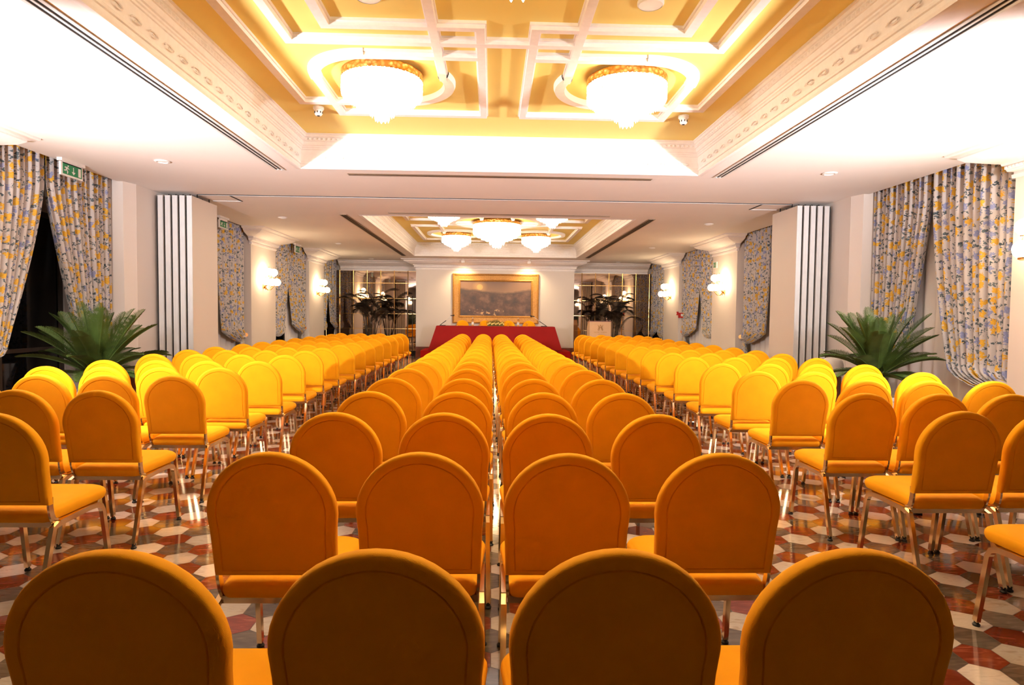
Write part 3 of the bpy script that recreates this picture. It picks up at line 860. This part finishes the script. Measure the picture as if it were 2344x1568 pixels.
def speaker(x, y, label):
    t = thing('ceiling_speaker', label, 'speaker', (x, y, HY), 0, 'round ceiling speakers')
    b = MB(); b.lathe([(.09,0),(.09,-.02),(.082,-.028)], 24, caps=False); b.build('rim', M['white'], t, smooth=40)
    b = MB(); b.lathe([(.082,-.026),(.001,-.027)], 24, caps=False); b.build('mesh_cover', M['white'], t, smooth=40)
speaker(1.06, 4.36, 'round white ceiling speaker in the yellow coffer, right of centre')
speaker(-.85, 4.36, 'round white ceiling speaker in the yellow coffer, left of centre')

# ------------------------------------------------------------------ chandeliers
def chandelier(x, y, R, tip, label, bandz=HY-.02):
    t = thing('crystal_chandelier', label, 'chandelier', (x, y, HY), 0, 'lit crystal chandeliers')
    g = R/.36
    b = MB(); b.lathe([(R*.80,0),(R*.80,-.022),(R*.985,-.026),(R,-.032),(R*1.004,-.04),(R*1.0,-.046),(R*1.0,-.082),(R*1.004,-.088),(R*.99,-.094),(R*.95,-.094)], 48, caps=False); b.build('gold_band', M['gold'], t, smooth=40)
    def drops(rr, z0, ln, n, w):
        b = MB()
        for k in range(n):
            a = 2*pi*k/n; c, s_ = cos(a), sin(a); px, py = rr*c, rr*s_
            z1 = z0-ln*random.uniform(.94,1.0)
            q = [(px+w*c*.6, py+w*s_*.6), (px-w*s_, py+w*c), (px-w*c*.6, py-w*s_*.6), (px+w*s_, py-w*c)]
            b.ring([[(*p, z0) for p in q], [(*p, z1+w*1.6) for p in q], [(px+(p[0]-px)*.08, py+(p[1]-py)*.08, z1) for p in q]], True, True)
        return b
    d = -.09; sk = .43*((HY-.09)-tip)
    n = int(62*g)
    tag(drops(R*.97, d, sk, n, R*pi/n*.85).build('crystal_skirt', M['crystal'], t), kind='stuff')
    T = (HY+d)-tip                          # whole drop below the band
    for fr, f in ((.82,.55),(.65,.64),(.47,.71)):
        nn = int(n*fr)
        tag(drops(R*fr, d-T*(f-.26), T*.26, nn, R*fr*pi/nn*.8).build('crystal_ring', M['crystal'], t), kind='stuff')
    b = MB(); b.lathe([(R*.93, d-T*.26), (R*.6, d-T*.40), (R*.3, d-T*.50), (.01, d-T*.52)], 32, caps=False)
    b.build('crystal_bowl', M['crystal'], t)
    tag(drops(R*.29, d-T*.52, T*.35, 16, R*.048).build('crystal_tier', M['crystal'], t), kind='stuff')
    b = drops(R*.165, d-T*.7, T*.30, 10, R*.045)
    b.lathe([(R*.15,d-T*.7),(R*.1,d-T*.96)], 10)
    tag(b.build('crystal_tip', M['crystal'], t), kind='stuff')
    return t
chandelier(-.985, 5.70, .355, 3.06, 'lit crystal chandelier nearest the camera on the left')
chandelier(1.185, 5.70, .355, 3.06, 'lit crystal chandelier nearest the camera on the right')
chandelier(.105, 2.95, .555, 2.835, 'big lit crystal chandelier of the near coffer, only its tip in view')
chandelier(.10, 14.55, .555, 2.90, 'biggest lit crystal chandelier, in the middle of the far coffer')
chandelier(-.94, 12.3, .365, 3.06, 'lit crystal chandelier of the far coffer, near left')
chandelier(1.15, 12.3, .365, 3.06, 'lit crystal chandelier of the far coffer, near right')
chandelier(-.95, 16.75, .385, 3.03, 'lit crystal chandelier of the far coffer, far left')
chandelier(1.15, 16.75, .385, 3.03, 'lit crystal chandelier of the far coffer, far right')

# ------------------------------------------------------------------ wall lamps
def sconce(sx, y, label):
    t = thing('wall_lamp', label, 'wall lamp', (X0+sx*UC, y, 1.95), 0, 'brass wall lamps with opal globes')
    r = -sx                              # towards the room
    b = MB(); b.tube([(0,0,0),(r*.03,0,0)], .055, 14); b.tube([(r*.03,0,0),(r*.06,0,0)], [.04,.018], 12)
    b.tube([(r*.03,0,-.05),(r*.035,0,.08)], .012, 8); b.build('back_plate', M['brass'], t, smooth=50)
    for (dy, dx, dz) in ((-.20,.13,.10), (0,.30,.09), (.20,.13,.10), (-.09,.16,.31), (.10,.20,.31)):
        b = MB()
        pth = []
        for k in range(9):
            f = k/8; pth.append((r*(.05+(dx-.05)*f), dy*f, dz*f*f-.11*sin(pi*min(1, f*1.15))*(1-f*.4) if dz < .2 else dz*f-.03*sin(pi*f)-.09*f))
        pth.append((r*dx, dy, dz-.085 if dz < .2 else dz-.085))
        b.tube(pth, .009, 8); b.lathe([(.012,-.10),(.034,-.09),(.036,-.08),(.02,-.075)], 12, (r*dx, dy, dz)); b.build('arm', M['brass'], t, smooth=50)
        b = MB(); b.ball((r*dx, dy, dz), .082, 14); b.build('globe', M['globe'], t, smooth=180)
        b = MB(); b.lathe([(.012,.08),(.004,.10),(.004,.115),(.001,.12)], 8, (r*dx, dy, dz)); b.build('finial', M['brass'], t, smooth=50)
sconce(-1, 14.15, 'lit five-globe brass wall lamp on the nearer left pier')
sconce(-1, 18.42, 'lit five-globe brass wall lamp on the farther left pier')
sconce(1, 14.15, 'lit five-globe brass wall lamp on the nearer far-room right pier')
sconce(1, 18.42, 'lit five-globe brass wall lamp on the farthest right pier')
sconce(1, 5.78, 'lit five-globe brass wall lamp cut by the right picture edge')
sconce(-1, 5.4, 'lit five-globe brass wall lamp on the near left pier out of view')

# ------------------------------------------------------------------ exit signs, alarm boxes
def exit_sign(x, y, z0, z1, w, sx, label, hang=True):
    """sx = +1 faces +X"""
    t = thing('exit_sign', label, 'exit sign', (x, y, 0), 0, 'green emergency exit signs')
    h = z1-z0
    b = MB()
    if hang:
        b.box(-.03, .03, -w*.62, w*.62, HC-.035, HC-.001); b.box(-.014, .010, -w*.5, w*.5, z1-.01, HC-.03)
    b.box(-.014, .010, -w*.5-.03, w*.5+.02, z0-.018, z1+.012)
    b.build('housing', M['white'], t)
    b = MB(); a, c = (.010, .0125) if sx > 0 else (-.0165, -.014); b.box(a, c, -w/2, w/2, z0, z1); b.build('green_face', M['green'], t)
    b = MB(); f = .0132 if sx > 0 else -.0172
    def quad(pts): b.add([(f, (-w/2+u*w) if sx > 0 else (w/2-u*w), z0+v*h) for u, v in pts], [tuple(range(len(pts)))])
    quad([(.80,.08),(.94,.08),(.94,.92),(.80,.92)])                        # door
    quad([(.53,.85),(.57,.85),(.57,.38),(.53,.38)]); quad([(.45,.40),(.65,.40),(.55,.12)])   # arrow
    cx, cy = .27, .82                                                      # running man
    quad([(cx+.035*cos(a*pi/5), cy+.09*sin(a*pi/5)) for a in range(10)])
    quad([(.17,.72),(.25,.72),(.22,.42),(.13,.42)]); quad([(.08,.70),(.17,.72),(.16,.62),(.10,.58)])
    quad([(.24,.70),(.33,.56),(.31,.50),(.23,.60)]); quad([(.13,.44),(.06,.40),(.04,.30),(.17,.32)])
    quad([(.16,.44),(.22,.44),(.27,.30),(.22,.26)]); quad([(.22,.32),(.27,.30),(.24,.08),(.20,.08)])
    b.build('pictogram', M['white'], t)
exit_sign(-4.95, 7.66, 2.945, 3.065, .335, 1, 'green exit sign hanging before the nearest left floral curtains')
exit_sign(-4.95, 11.86, 2.925, 3.03, .32, 1, 'green exit sign hanging just beyond the left folding partition')
exit_sign(-4.95, 16.30, 2.905, 3.05, .36, 1, 'green exit sign hanging between the two left wall lamps')
exit_sign(X0+UC-.02, 14.72, 2.54, 2.655, .17, -1, 'small green sign on the right pier above the wall lamp', False)
def alarm(y0, z, w, h, label):
    t = thing('alarm_box', label, 'alarm box', (X0+UC, 0, 0))
    b = MB(); b.box(-.05, 0, y0, y0+w, z-h/2, z+h/2); b.build('box', M['signred'], t)
    b = MB(); b.box(-.052, -.05, y0+w*.25, y0+w*.75, z-h*.2, z+h*.25); b.build('glass_face', M['white'], t)
alarm(17.63, 1.47, .05, .10, 'tiny red sticker on the edge of the farther right pier')
t = thing('alarm_box', 'small red fire alarm box beside the far right curtain', 'alarm box', (5.32, 17.6, 1.42))
b = MB(); b.box(-.08, .08, -.05, .049, -.07, .07); b.build('box', M['signred'], t)
b = MB(); b.box(-.03, .06, -.053, -.05, -.03, .04); b.build('glass_face', M['white'], t)

# ------------------------------------------------------------------ curtains
def curtain(sx, yo, yi, label, ztie=.98, pull=.22, tc=.84, n=8, lap=0., ph=0., sag=.16, tail=.30, powr=1.6, full=1.55, xo=0., dl=.18):
    """one tied-back panel; yo = outer edge (pier side), yi = inner edge (middle of the window)"""
    d = 1 if yi > yo else -1; W = abs(yi-yo)+lap
    x0 = X0+sx*(UC+.13+xo); r = -sx
    nu, nt, nd_ = 12*n, 44, 16
    t = thing('floral_curtain', label, 'curtain', (x0, yo, 0), 0, 'flower-print curtains')
    top = 3.24; vs = []; uvs = []
    def amp(u, t_): return .048*(1-.25*t_)+.012*sin(7*u*pi+ph)
    rows = nt+1+nd_
    for k in range(rows):
        for i in range(nu+1):
            u = i/nu; fold = sin(2*pi*n*1.35*u+ph+1.1*sin(3.1*u+ph)+.6*sin(9*u))
            if k <= nt:
                t_ = k/nt
                zc = top-(top-(ztie+.20))*tc; 
                if t_ <= tc:
                    g = 1-pull*max(0, (t_/tc-dl)/(1-dl))**powr*(.35+.65*u)
                    y = W*u*g; z = top-(top-(ztie+.12+.04*u))*t_/tc
                    x = fold*amp(u, t_); bul = 0
                    hgt = top-z
                else:
                    q = (t_-tc)/(1-tc); sm = q*q*(3-2*q)
                    g = 1-pull*(.35+.65*u)
                    y0_, y1_ = W*u*g, .01+.10*u
                    y = y0_+(y1_-y0_)*sm
                    z = (ztie+.12+.04*u)+(ztie-(ztie+.12+.04*u))*q-sag*sin(pi*q**1.35)*(.1+.9*u)
                    x = fold*(.045*(1-sm)+.014*sm)
                    x += .075*sin(pi*min(1, q*1.05))*(.2+.8*u)
                    hgt = top-ztie-.1+q*.35*(u+.3)
            else:
                q = (k-nt)/nd_
                wdt = .10+(tail-.10)*min(1, q*2.2)
                y = .01+wdt*u; z = ztie-(ztie-.015)*q
                x = fold*(.014+.026*min(1, q*2)); hgt = top-ztie+.3+q*ztie
            vs.append((r*x, d*y, z)); uvs.append((u*W*full+ph*3.7, -hgt))
    fs = []
    for k in range(rows-1):
        for i in range(nu):
            a = k*(nu+1)+i; f = (a, a+1, a+nu+2, a+nu+1); fs.append(f if d*r > 0 else f[::-1])
    me = bpy.data.meshes.new('cloth'); me.from_pydata(vs, [], fs); me.update()
    uv = me.uv_layers.new(name='UVMap')
    for l in me.loops: uv.data[l.index].uv = uvs[l.vertex_index]
    me.polygons.foreach_set('use_smooth', [True]*len(fs)); me.materials.append(M['floral'])
    o = bpy.data.objects.new('cloth', me); COL.objects.link(o); o.parent = t
    md = o.modifiers.new('thickness', 'SOLIDIFY'); md.thickness = .004
    b = MB()
    pts = [(r*.035*sin(a)+r*.02, d*(.10+.085*cos(a)), ztie+.015*cos(a)) for a in [2*pi*j/16 for j in range(17)]]
    b.tube(pts, .022, 8); b.tube([(r*.02, d*.02, ztie+.012), (0, d*(-.06), ztie+.04)], .012, 6)
    b.build('tieback', M['floral'], t, smooth=60)
    b = MB(); b.tube([(r*.0, -d*.07, ztie+.04), (r*.03, -d*.03, ztie+.04)], [.03,.045], 12); b.build('holdback_knob', M['brass'], t, smooth=60)
    return t
# left side
curtain(-1, 6.30, 7.50, 'near floral curtain of the nearest left window, tied to the picture edge', ztie=.80, pull=.52, tc=.93, n=9, ph=.4, lap=-.02, powr=1.35, sag=.02)
curtain(-1, 8.74, 7.50, 'far floral curtain of the nearest left window, behind the exit sign', ztie=.75, pull=.48, tc=.90, n=9, ph=1.3, lap=-.015, powr=1.1)
curtain(-1, 13.38, 12.1, 'floral curtain just beyond the left folding partition', ztie=.86, pull=.16, n=8, ph=2.2, tc=.88)
curtain(-1, 15.0, 16.25, 'near floral curtain of the window between the left wall lamps', ztie=.90, pull=.30, n=8, ph=3.0)
curtain(-1, 17.6, 16.25, 'far floral curtain of the window between the left wall lamps', ztie=.92, pull=.30, n=8, ph=.9)
curtain(-1, 19.25, 20.2, 'near floral curtain of the last left window, beside the palm', ztie=.95, pull=.4, n=7, ph=1.8)
curtain(-1, 21.2, 20.2, 'far floral curtain of the last left window, against the mirror', ztie=.95, pull=.35, n=7, ph=2.6)
# right side
curtain(1, 6.30, 7.62, 'near floral curtain of the nearest right window, draping to the near pier', ztie=.72, pull=.26, n=8, ph=.2, tc=.86)
curtain(1, 8.74, 7.62, 'far floral curtain of the nearest right window, behind the cycas', ztie=.80, pull=.34, n=9, ph=1.1, tc=.86, powr=1.1)
curtain(1, 13.38, 12.1, 'floral curtain just beyond the right folding partition', ztie=.92, pull=.12, n=8, ph=2.5, tc=.88)
curtain(1, 15.0, 16.23, 'near floral curtain of the window between the right wall lamps', ztie=.95, pull=.30, n=8, ph=3.3)
curtain(1, 17.6, 16.27, 'far floral curtain of the window between the right wall lamps', ztie=.92, pull=.22, n=8, ph=.6, tc=.88)
curtain(1, 19.25, 20.25, 'near floral curtain of the last right window, beside the palm', ztie=.80, pull=.05, n=7, ph=1.5, tc=.9)
curtain(1, 21.2, 20.25, 'far floral curtain of the last right window, against the mirror', ztie=.80, pull=.10, n=7, ph=2.9, tc=.9)
def sheer(sx, y0, y1, label, n=11):
    b = MB(); nu = n*14; rings = []
    for z in (3.24, 2.4, 1.5, .7, .02):
        rings.append([(-sx*(.035*sin(2*pi*n*i/nu)+.012*sin(5.3*i/nu*pi)), (y1-y0)*i/nu, z) for i in range(nu+1)])
    b.ring(rings, False, False)
    o = b.build('sheer_curtain', M['sheer'], smooth=180, loc=(X0+sx*(UC+.30), y0, 0))
    tag(o, label, 'sheer curtain', 'off-white sheer curtains')
sheer(1, 6.3, 8.74, 'off-white sheer curtain of the nearest right window')
sheer(1, 11.0, 13.4, 'off-white sheer curtain just beyond the right folding partition')
sheer(1, 15.0, 17.6, 'off-white sheer curtain between the right wall lamps')
sheer(-1, 11.0, 13.4, 'off-white sheer curtain just beyond the left folding partition')
sheer(-1, 16.5, 17.6, 'off-white sheer curtain between the left wall lamps', 6)

# ------------------------------------------------------------------ plants
def frond(length, a0, droop, leaf, npair, width, vee, m, fwd=.35, rach=.008):
    """one feather leaf growing along +X from the origin"""
    b = MB(); P = []; n = 22; a = a0; p = Vector((0,0,0)); st = length/n
    for k in range(n+1):
        P.append(p.copy()); p = p+Vector((cos(a), 0, sin(a)))*st; a -= droop/n*(.4+1.2*k/n)
    b.tube(P, [rach*(1-.8*k/n) for k in range(n+1)], 5)
    for k in range(npair):
        f = .14+.86*k/(npair-1); q = f*n; i = min(n-1, int(q)); c = P[i].lerp(P[i+1], q-i); tg = (P[i+1]-P[i]).normalized()
        nrm = Vector((-tg.z, 0, tg.x)); ln = leaf*min(1, (f-.05)*5)*(1-.8*f**7)*random.uniform(.9,1.08)
        for s in (-1, 1):
            dr = (Vector((0, s, 0))*1.0+tg*fwd*2+nrm*vee).normalized()
            tip = c+dr*ln+Vector((0,0,-ln*.10)); mid = c+dr*ln*.5; w = tg*width
            o = len(b.v); b.v += [tuple(c-w*.5), tuple(c+w*.5), tuple(mid+w*.6+nrm*.004), tuple(tip), tuple(mid-w*.6+nrm*.004)]
            b.f.append([o, o+1, o+2, o+3, o+4]); b.m.append(0)
    return b
def cycas(x, y, z0, label, mirror=1):
    t = thing('cycas_plant', label, 'plant', (x, y, 0))
    b = MB(); b.lathe([(.20,0),(.22,.02),(.25,.40),(.27,.42),(.27,.46),(.24,.46),(.235,.42)], 28, caps=True); b.build('planter', M['pot'], t, smooth=40)
    b = MB(); b.lathe([(.236,.425),(.001,.435)], 20, caps=False); b.build('soil', M['soil'], t)
    b = MB()
    b.lathe([(.09,.42),(.10,.5),(.085,.58),(.095,z0-.02),(.07,z0+.04),(.02,z0+.08)], 14); b.build('trunk', M['trunk'], t, smooth=60)
    k = 0
    for (n, a0, dr, ln) in ((6, 1.45, .30, .82), (9, 1.22, .45, .86), (10, .95, .60, .82), (9, .60, .70, .74), (7, .22, .7, .60)):
        for j in range(n):
            az = 2*pi*(j+.37*k)/n+random.uniform(-.15,.15); k += 1
            o = frond(ln*random.uniform(.9,1.06), a0+random.uniform(-.08,.08), dr*random.uniform(.8,1.25), .15, 58, .0075, .45, 0).build('frond', M['cycas'], t, smooth=60)
            o.location = (.03*cos(az), .03*sin(az), z0+.02); o.rotation_euler = (random.uniform(-.2,.2), 0, az)
    return t
cycas(-4.54, 7.40, .60, 'green cycas plant in front of the dark left window')
cycas(4.62, 7.40, .66, 'green cycas plant in front of the right window curtains')
def palm(x, y, h, label, seed):
    random.seed(seed)
    t = thing('palm_plant', label, 'plant', (x, y, 0))
    b = MB(); b.lathe([(.20,0),(.25,.42),(.27,.44),(.27,.48),(.24,.48),(.235,.44)], 24, caps=True); b.build('planter', M['mahog'], t, smooth=40)
    b = MB(); b.lathe([(.236,.445),(.001,.455)], 20, caps=False); b.build('soil', M['soil'], t)
    for k in range(8):
        a = 2*pi*k/8; e = Vector((.24*cos(a), .18*sin(a), 1.15+.22*(k % 3)))
        b = MB(); b.tube([(.08*cos(a),.08*sin(a),.44),(.14*cos(a),.13*sin(a),.7),tuple(e)], [.016,.013,.010], 7); b.build('stem', M['kentia'], t, smooth=60)
        for j in range(3):
            az = a+random.uniform(-.7,.7)+j*2.1
            o = frond(random.uniform(.75,1.1), random.uniform(1.0,1.45), random.uniform(1.5,2.5), .25, 40, .011, -.25, 0, .45, .008).build('frond', M['kentia'], t, smooth=60)
            o.location = (e.x, e.y, e.z*random.uniform(.70,1.10)+random.uniform(0,.30)*(h-1.6)); o.rotation_euler = (random.uniform(-.3,.3), 0, az)
    return t
palm(-3.72, 19.6, 2.2, 'tall dark palm before the left mirror', 3)
palm(3.75, 19.6, 2.3, 'tall dark palm behind the lectern', 5)
random.seed(11)
def plinth(x, y, label):
    t = thing('pedestal', label, 'pedestal', (x, y, 0), 0, 'white rounded pedestals by the plants')
    b = MB(); b.lathe([(.13,.62),(.14,.60),(.14,.74),(.125,.80),(.09,.835),(.03,.85),(.001,.852)], 26); b.build('domed_top', M['pot'], t, smooth=50)
    b = MB(); b.lathe([(.11,0),(.115,.62)], 22); b.build('column', M['mahog'], t, smooth=50)
plinth(-4.62, 8.35, 'white dome-topped pedestal beside the left cycas')
plinth(4.62, 8.4, 'white dome-topped pedestal beside the right cycas')

# ------------------------------------------------------------------ lights
def lamp(kind, name, loc, tgt, energy, col, size=.3, angle=120, blend=1.):
    l = bpy.data.lights.new(name, kind); l.energy = energy; l.color = col
    if kind == 'SPOT': l.spot_size = radians(angle); l.spot_blend = blend; l.shadow_soft_size = size
    elif kind == 'AREA': l.size = size
    else: l.shadow_soft_size = size
    o = bpy.data.objects.new(name, l); COL.objects.link(o); o.location = loc
    if tgt: o.rotation_euler = (Vector(tgt)-Vector(loc)).to_track_quat('-Z', 'Y').to_euler()
    return o
# the photographer's two flash heads, out of frame on either side, turned up to the ceiling
FL = 1850; SP = 520
lamp('SPOT', 'flash_head', (-4.2, 3.4, 1.9), (-3.2, 5.35, HC), FL, (1,.94,.96), .12, 100, 1.)
lamp('SPOT', 'flash_head', (4.4, 3.4, 1.9), (3.4, 5.35, HC), FL, (1,.94,.96), .12, 100, 1.)
lamp('SPOT', 'added_chair_fill', (-3.60, 4.15, 2.0), (-2.3, 7.2, .5), SP, (1,.95,.92), .10, 105, 1.)  # added fill spots brightening the chair backs, separate from the flash heads
lamp('SPOT', 'added_chair_fill', (3.80, 4.1, 2.0), (2.5, 7.2, .5), SP, (1,.95,.92), .10, 105, 1.)
w = bpy.data.worlds.new('night'); S.world = w; w.use_nodes = True
w.node_tree.nodes['Background'].inputs[0].default_value = (.01,.012,.02,1); w.node_tree.nodes['Background'].inputs[1].default_value = .2
S.view_settings.view_transform = 'Standard'; S.view_settings.look = 'None'; S.view_settings.gamma = 1.; S.view_settings.use_curve_mapping = False
S.view_settings.exposure = 0.
